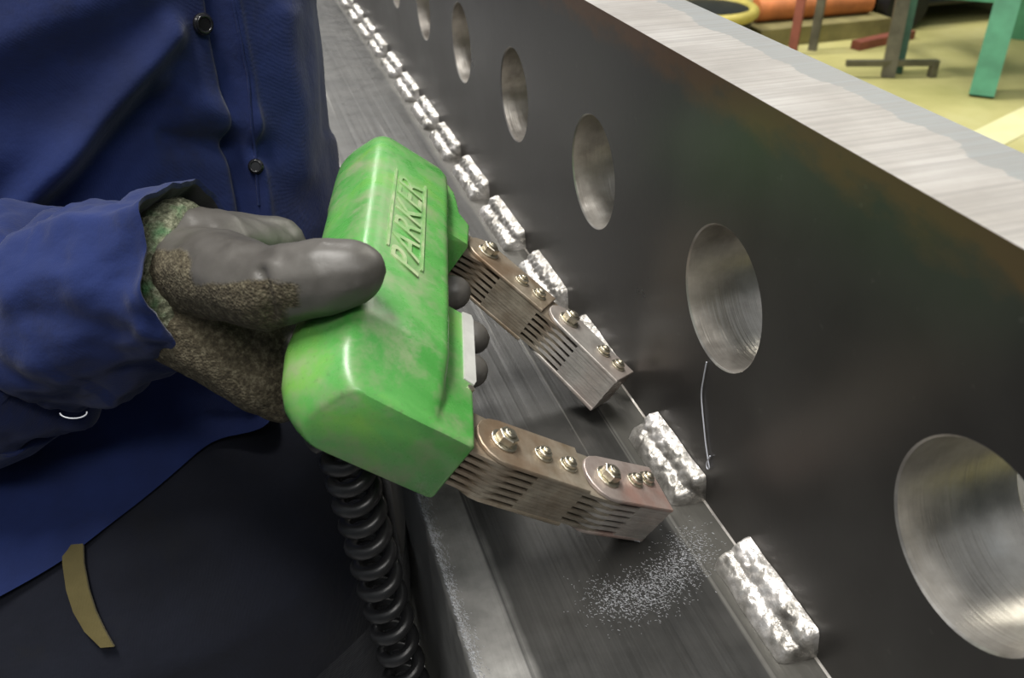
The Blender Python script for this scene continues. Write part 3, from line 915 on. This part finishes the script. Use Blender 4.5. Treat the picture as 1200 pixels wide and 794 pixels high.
# gloved hand: capsules fused into one continuous surface
def chain(P, R, out):
    for i in range(len(P) - 1):
        L = (P[i + 1] - P[i]).length
        k = max(2, int(L / (min(R[i], R[i + 1]) * .28)))
        for j in range(k + 1):
            t = j / k
            out.append((P[i].lerp(P[i + 1], t), R[i] + (R[i + 1] - R[i]) * t))
def build_glove():
    S = []
    Wc = at(188, 326, .368); Wu = at(192, 296, .370); Wl = at(198, 362, .368)
    mcp = [at(322, 290, .412), at(322, 338, .405), at(322, 388, .395), at(318, 428, .383)]
    # metacarpals
    for p, w, r in zip(mcp, (Wu, Wc, Wc, Wl), (.0135, .0135, .0130, .0125)):
        chain([w, w.lerp(p, .5) , p], [.0225, .0185, r + .002], S)
    chain([Wu, at(255, 300, .374), at(310, 300, .40)], [.0215, .0205, .016], S)
    chain([at(250, 345, .372), at(300, 370, .374)], [.020, .019], S)
    chain([Wl, at(262, 408, .366), at(308, 448, .368)], [.021, .018, .0145], S)
    chain([at(300, 400, .37), at(330, 462, .372)], [.016, .013], S)
    # fingers round the back of the handle to the gap
    tips = [B(3, 136, 9), B(19, 121, -1), B(20, 97, -4), B(6, 78, -20)]
    pips = [B(-56, 128, -17), B(-52, 110, -20), B(-52, 90, -20), B(-56, 70, -19)]
    dips = [B(-14, 134, -13), B(-8, 117, -21), B(-6, 95, -22), B(-18, 76, -22)]
    for a, b, c, d, r in zip(mcp, pips, dips, tips, (.0100, .0100, .0098, .0090)):
        chain([a, b, c, d], [r + .003, r + .0012, r, r - .0008], S)
    # thumb across the upper left edge of the handle
    chain([at(215, 318, .362), at(262, 322, .342), at(312, 338, .324)], [.019, .0185, .0165], S)
    chain([at(312, 338, .324), at(346, 330, .316), at(385, 324, .3125), at(413, 319, .311)], [.0162, .0152, .0147, .0122], S)
    bm = bmesh.new()
    ico = bmesh.new(); bmesh.ops.create_icosphere(ico, subdivisions=2, radius=1)
    vs = [v.co.copy() for v in ico.verts]; fs = [[v.index for v in f.verts] for f in ico.faces]; ico.free()
    m = MB()
    for p, r in S: m.add([p + v * r for v in vs], fs)
    me = bpy.data.meshes.new('glove_raw'); me.from_pydata([tuple(v) for v in m.V], [], m.F)
    o = bpy.data.objects.new('glove_raw', me); COL.objects.link(o)
    md = o.modifiers.new('r', 'REMESH'); md.mode = 'VOXEL'; md.voxel_size = .0014
    s_ = o.modifiers.new('s', 'SMOOTH'); s_.factor = .5; s_.iterations = 9
    dg = bpy.context.evaluated_depsgraph_get()
    g = bpy.data.meshes.new_from_object(o.evaluated_get(dg))
    bpy.data.objects.remove(o)
    g.name = 'glove'
    # creases, and where the bare knit shows (back of the hand below the thumb)
    knit = g.attributes.new('knit', 'FLOAT', 'POINT')
    vals = []
    nor = [v.normal.copy() for v in g.vertices]
    for v, nn in zip(g.vertices, nor):
        x, y, d = proj(v.co)
        k = .15
        k += .9 * sm((y - (332 - .10 * (x - 180))) / 18) * sm((345 - x) / 40 + .2 * sm((y - 330) / 40))
        k += .9 * sm((232 - x) / 20) * sm((y - 285) / 20)
        if 300 < x < 372 and 328 < y < 372 and d < .335: k = max(k, .75 * sm((y - 326) / 10) * sm((370 - x) / 30) * sm((368 - y) / 12))
        if d > .40: k = .1
        if x > 372: k = 0
        vals.append(min(1, k))
        # crease in front of the thumb root and a wrinkle over the web
        cr = 0
        dist, sg, tt = seg_dist((x, y), (305, 318), (318, 372)); cr -= .0022 * math.exp(-(dist / 7) ** 2) if d < .36 else 0
        dist, sg, tt = seg_dist((x, y), (283, 290), (330, 300)); cr -= .0012 * math.exp(-(dist / 8) ** 2) if d < .40 else 0
        cr += .0009 * noise.noise(v.co * 90)
        v.co += nn * cr
    knit.data.foreach_set('value', vals)
    g.materials.clear(); g.materials.append(M['glove'])
    g.shade_smooth(); g.update()
    return put('glove', g, man)
glove = build_glove()
# knitted cuff of the glove, tucked under the sleeve
def build_cuff():
    P = [at(185, 335, .371), at(205, 328, .369), at(218, 326, .368), at(232, 325, .367)]
    R = [.026, .0300, .0300, .027]
    path = catmull(P, 8); rad = catmull([Vector((r, 0, 0)) for r in R], 8)
    nt = 120; V = []
    up0 = Vector(MR[:, 1])
    for i, p in enumerate(path):
        t = (path[min(i + 1, len(path) - 1)] - path[max(i - 1, 0)]).normalized()
        u = (up0 - t * up0.dot(t)).normalized(); v = t.cross(u)
        for k in range(nt):
            a = 2 * math.pi * k / nt
            r = rad[i].x + .0006 * math.sin(a * 40)
            V.append(p + (u * math.cos(a) * 1.12 + v * math.sin(a) * .85) * r)
    F = grid_faces(len(path), nt, False, True)
    F.append(tuple(range(nt))); F.append(tuple((len(path) - 1) * nt + k for k in range(nt)))
    return obj('glove_cuff', V, F, M['cuff'], man, 60)
build_cuff()

# ------------------------------------------------------------------ loose bits on the beam
def hitz(px, py, z=0.0):
    d = ray(px, py); t = (z - CAM[2]) / d[2]; return Vector(CAM + t * d)
def hitx(px, py, x=0.0):
    d = ray(px, py); t = (x - CAM[0]) / d[0]; return Vector(CAM + t * d)
pts = [hitx(x, y, -.0008) for x, y in ((828, 424), (825, 440), (822, 460), (823, 480), (825, 500), (827, 520), (830, 540), (831, 548), (829, 549), (828, 543), (832, 534))]
th = MB().tube(catmull(pts, 4), .00032, 6).build('thread', M['thread'])
props(th, 'thin pale thread hanging on the dark web below a round hole', 'thread')
def filings(name, pts_fn, count, label, lmin, lmax, seed, direction):
    rnd = random.Random(seed); m = MB()
    for _ in range(count):
        p, s = pts_fn(rnd)
        a = rnd.gauss(direction, .45); L = rnd.uniform(lmin, lmax) * s
        el = rnd.uniform(.1, .8)
        d = Vector((math.cos(a) * math.cos(el), math.sin(a) * math.cos(el), math.sin(el))) * L
        w = Vector((-d.y, d.x, 0)).normalized() * rnd.uniform(.00007, .00015)
        u = Vector((0, 0, .00025))
        V = [p - w, p + w, p + u, p + d]
        m.add(V, [(0, 1, 3), (1, 2, 3), (2, 0, 3), (0, 2, 1)])
    o = m.build(name, M['filings'])
    return props(o, label, 'iron filings', None, 'stuff')
def near_foot(r):
    t = r.random()
    cx = -.068 + .054 * t
    ce = .181 - .010 * math.sin(math.pi * t) + .012 * t
    if r.random() < .22:      # fringe hanging on to the lower edge of the foot
        q = Y(-1 - 34 * r.random(), r.gauss(0, .25), .15); return Vector((q.x, q.y, max(q.z, .0001))), .7
    return Vector((cx + r.gauss(0, .006), ce + r.gauss(0, .0060) - .005 - .008 * (1 - t), .0001)), 1.0
filings('iron_filings', near_foot, 2600, 'pale iron filings fringed on the flange in front of the near yoke foot', .0004, .0016, 3, -1.2)
def edge_f(r):
    y = .10 + .22 * r.random() ** .8
    return Vector((-FW + .0008 + abs(r.gauss(0, .0022)), y, .0002)), 1.0
filings('iron_filings', edge_f, 2200, 'glittering metal grit along the outer edge of the flange', .0006, .0020, 5, 2.2)

# ------------------------------------------------------------------ background
# green stand
gs = thing('green_stand', (2.437, 2.519, FZ), 'green painted steel stand with sloping leg beside the cream floor line', 'stand')
foot = Vector((2.437, 2.519, FZ))
def bar(name, a, b, w, t, mat, par):
    a, b = Vector(a), Vector(b); d = (b - a); L = d.length
    q = d.to_track_quat('Z', 'Y').to_matrix()
    return MB().box((a + b) / 2, (w, t, L), q).build(name, mat, par)
bar('leg', foot + Vector((0, 0, .0)), foot + Vector((.16, .16, .80)), .085, .075, M['gpaint'], gs)
bar('leg', foot + Vector((.75, .62, 0)), foot + Vector((.60, .50, .80)), .085, .075, M['gpaint'], gs)
pd0 = foot + Vector((.16, .16, .80)) * .42
bar('brace', pd0, at(1080, -12, proj(pd0)[2] + .55), .07, .05, M['gpaint'], gs)
bar('crossbar', (2.55, 2.64, -.46), (3.1, 3.06, -.46), .05, .05, M['gpaint'], gs)
MB().box((2.88, 2.88, .07), (.75, .5, .05), Matrix.Rotation(.7, 3, 'Z')).build('stand_top', M['gpaint'], gs)
# dull trestle with foot bar
ts = thing('steel_trestle', (2.30, 2.82, FZ), 'dull grey-brown upright trestle with a low foot bar on the floor', 'trestle')
bar('leg', (2.262, 2.83, FZ), (2.32, 2.92, -.10), .05, .04, M['dull'], ts)
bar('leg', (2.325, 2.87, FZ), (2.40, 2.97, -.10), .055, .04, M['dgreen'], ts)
bar('foot_bar', (2.10, 2.885, FZ + .055), (2.43, 2.775, FZ + .055), .022, .022, M['dull'], ts)
bar('foot_bar_end', (2.425, 2.777, FZ), (2.425, 2.777, FZ + .065), .026, .026, M['dull'], ts)
bar('rail', (2.20, 2.86, -.09), (2.46, 3.02, -.09), .05, .05, M['dull'], ts)
# orange pipe lying on olive timber
pd_ = Vector((2.60, 3.52, 0)) - Vector((1.98, 3.52, 0))
pp = MB(); pp.tube([(2.06, 3.52, FZ + .126), (2.63, 3.50, FZ + .126)], .050, 24)
po = pp.build('pipe', M['orange'], None, 60); props(po, 'rusty orange pipe lying on the olive timber', 'pipe')
tb = MB(); tb.box((2.34, 3.47, FZ + .038), (.66, .20, .076)); to = tb.build('timber_block', M['olive']); props(to, 'long olive timber baulk on the floor under the orange pipe', 'timber')
rd = MB(); rd.box((2.56, 3.26, FZ + .0176), (.36, .05, .035), Matrix.Rotation(.25, 3, 'Z')); props(rd.build('angle_bar', M['red']), 'short red oxide bar lying in front of the timber', 'bar')
for k, (x, y) in enumerate(((2.09, 3.24), (2.21, 3.27))):
    st = bar('clamp_post', (x, y, FZ), (x + .06, y + .06, .1), .035, .03, M['dull'] if k else M['red'], None)
    props(st, ('red-brown upright post in front of the orange pipe', 'dull brown upright post just right of the red-brown one')[k], 'post', 'posts before the pipe')
# black drum with yellow rim
dr = thing('drum', (1.80, 3.50, FZ), 'black open drum with yellow rim at the far edge of the beam', 'drum')
cyl = lambda c, r, z0, z1: MB().tube([(c[0], c[1], z0), (c[0], c[1], z1)], r, 40)
cyl((1.80, 3.50), .2, FZ, FZ + .16).build('drum_shell', M['dark'], dr, 40)
MB().tube([(1.80 + .205 * math.cos(a), 3.50 + .205 * math.sin(a), FZ + .15) for a in np.linspace(0, 2 * math.pi, 49)], .024, 10, False).build('drum_rim', M['yellow'], dr, 60)
# dark machine with a wheel behind the trestle
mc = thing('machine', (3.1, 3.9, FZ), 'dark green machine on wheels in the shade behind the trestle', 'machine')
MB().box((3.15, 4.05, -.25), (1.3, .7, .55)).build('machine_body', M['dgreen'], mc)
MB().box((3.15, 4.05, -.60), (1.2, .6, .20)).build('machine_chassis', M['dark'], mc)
for wx in (2.79, 3.45):
    w = MB().tube([(wx, 3.42, FZ + .11), (wx, 3.50, FZ + .11)], .11, 28).build('wheel', M['dark'], mc, 40)
    MB().tube([(wx, 3.41, FZ + .11), (wx, 3.51, FZ + .11)], .035, 16).build('hub', M['dull'], w, 40)
MB().tube([(2.75, 3.46, FZ + .11), (3.5, 3.46, FZ + .11)], .02, 10).build('axle', M['dark'], mc, 40)
MB().box((3.15, 3.62, FZ + .17), (.9, .36, .05)).build('deck', M['dark'], mc)
cb = thing('cabinet', (2.2, 5.2, FZ), 'dark steel cabinet against the dim back of the hall', 'cabinet')
MB().box((2.2, 5.2, -.15), (1.5, .6, 1.2)).build('cabinet_body', M['dark'], cb)
for k in (-1, 1):
    d_ = MB().box((2.2 + k * .37, 4.89, -.15), (.70, .03, 1.1)).build('door', M['dgreen'], cb)
    MB().box((2.2 + k * .08, 4.865, -.1), (.02, .03, .15)).build('handle', M['dull'], d_)
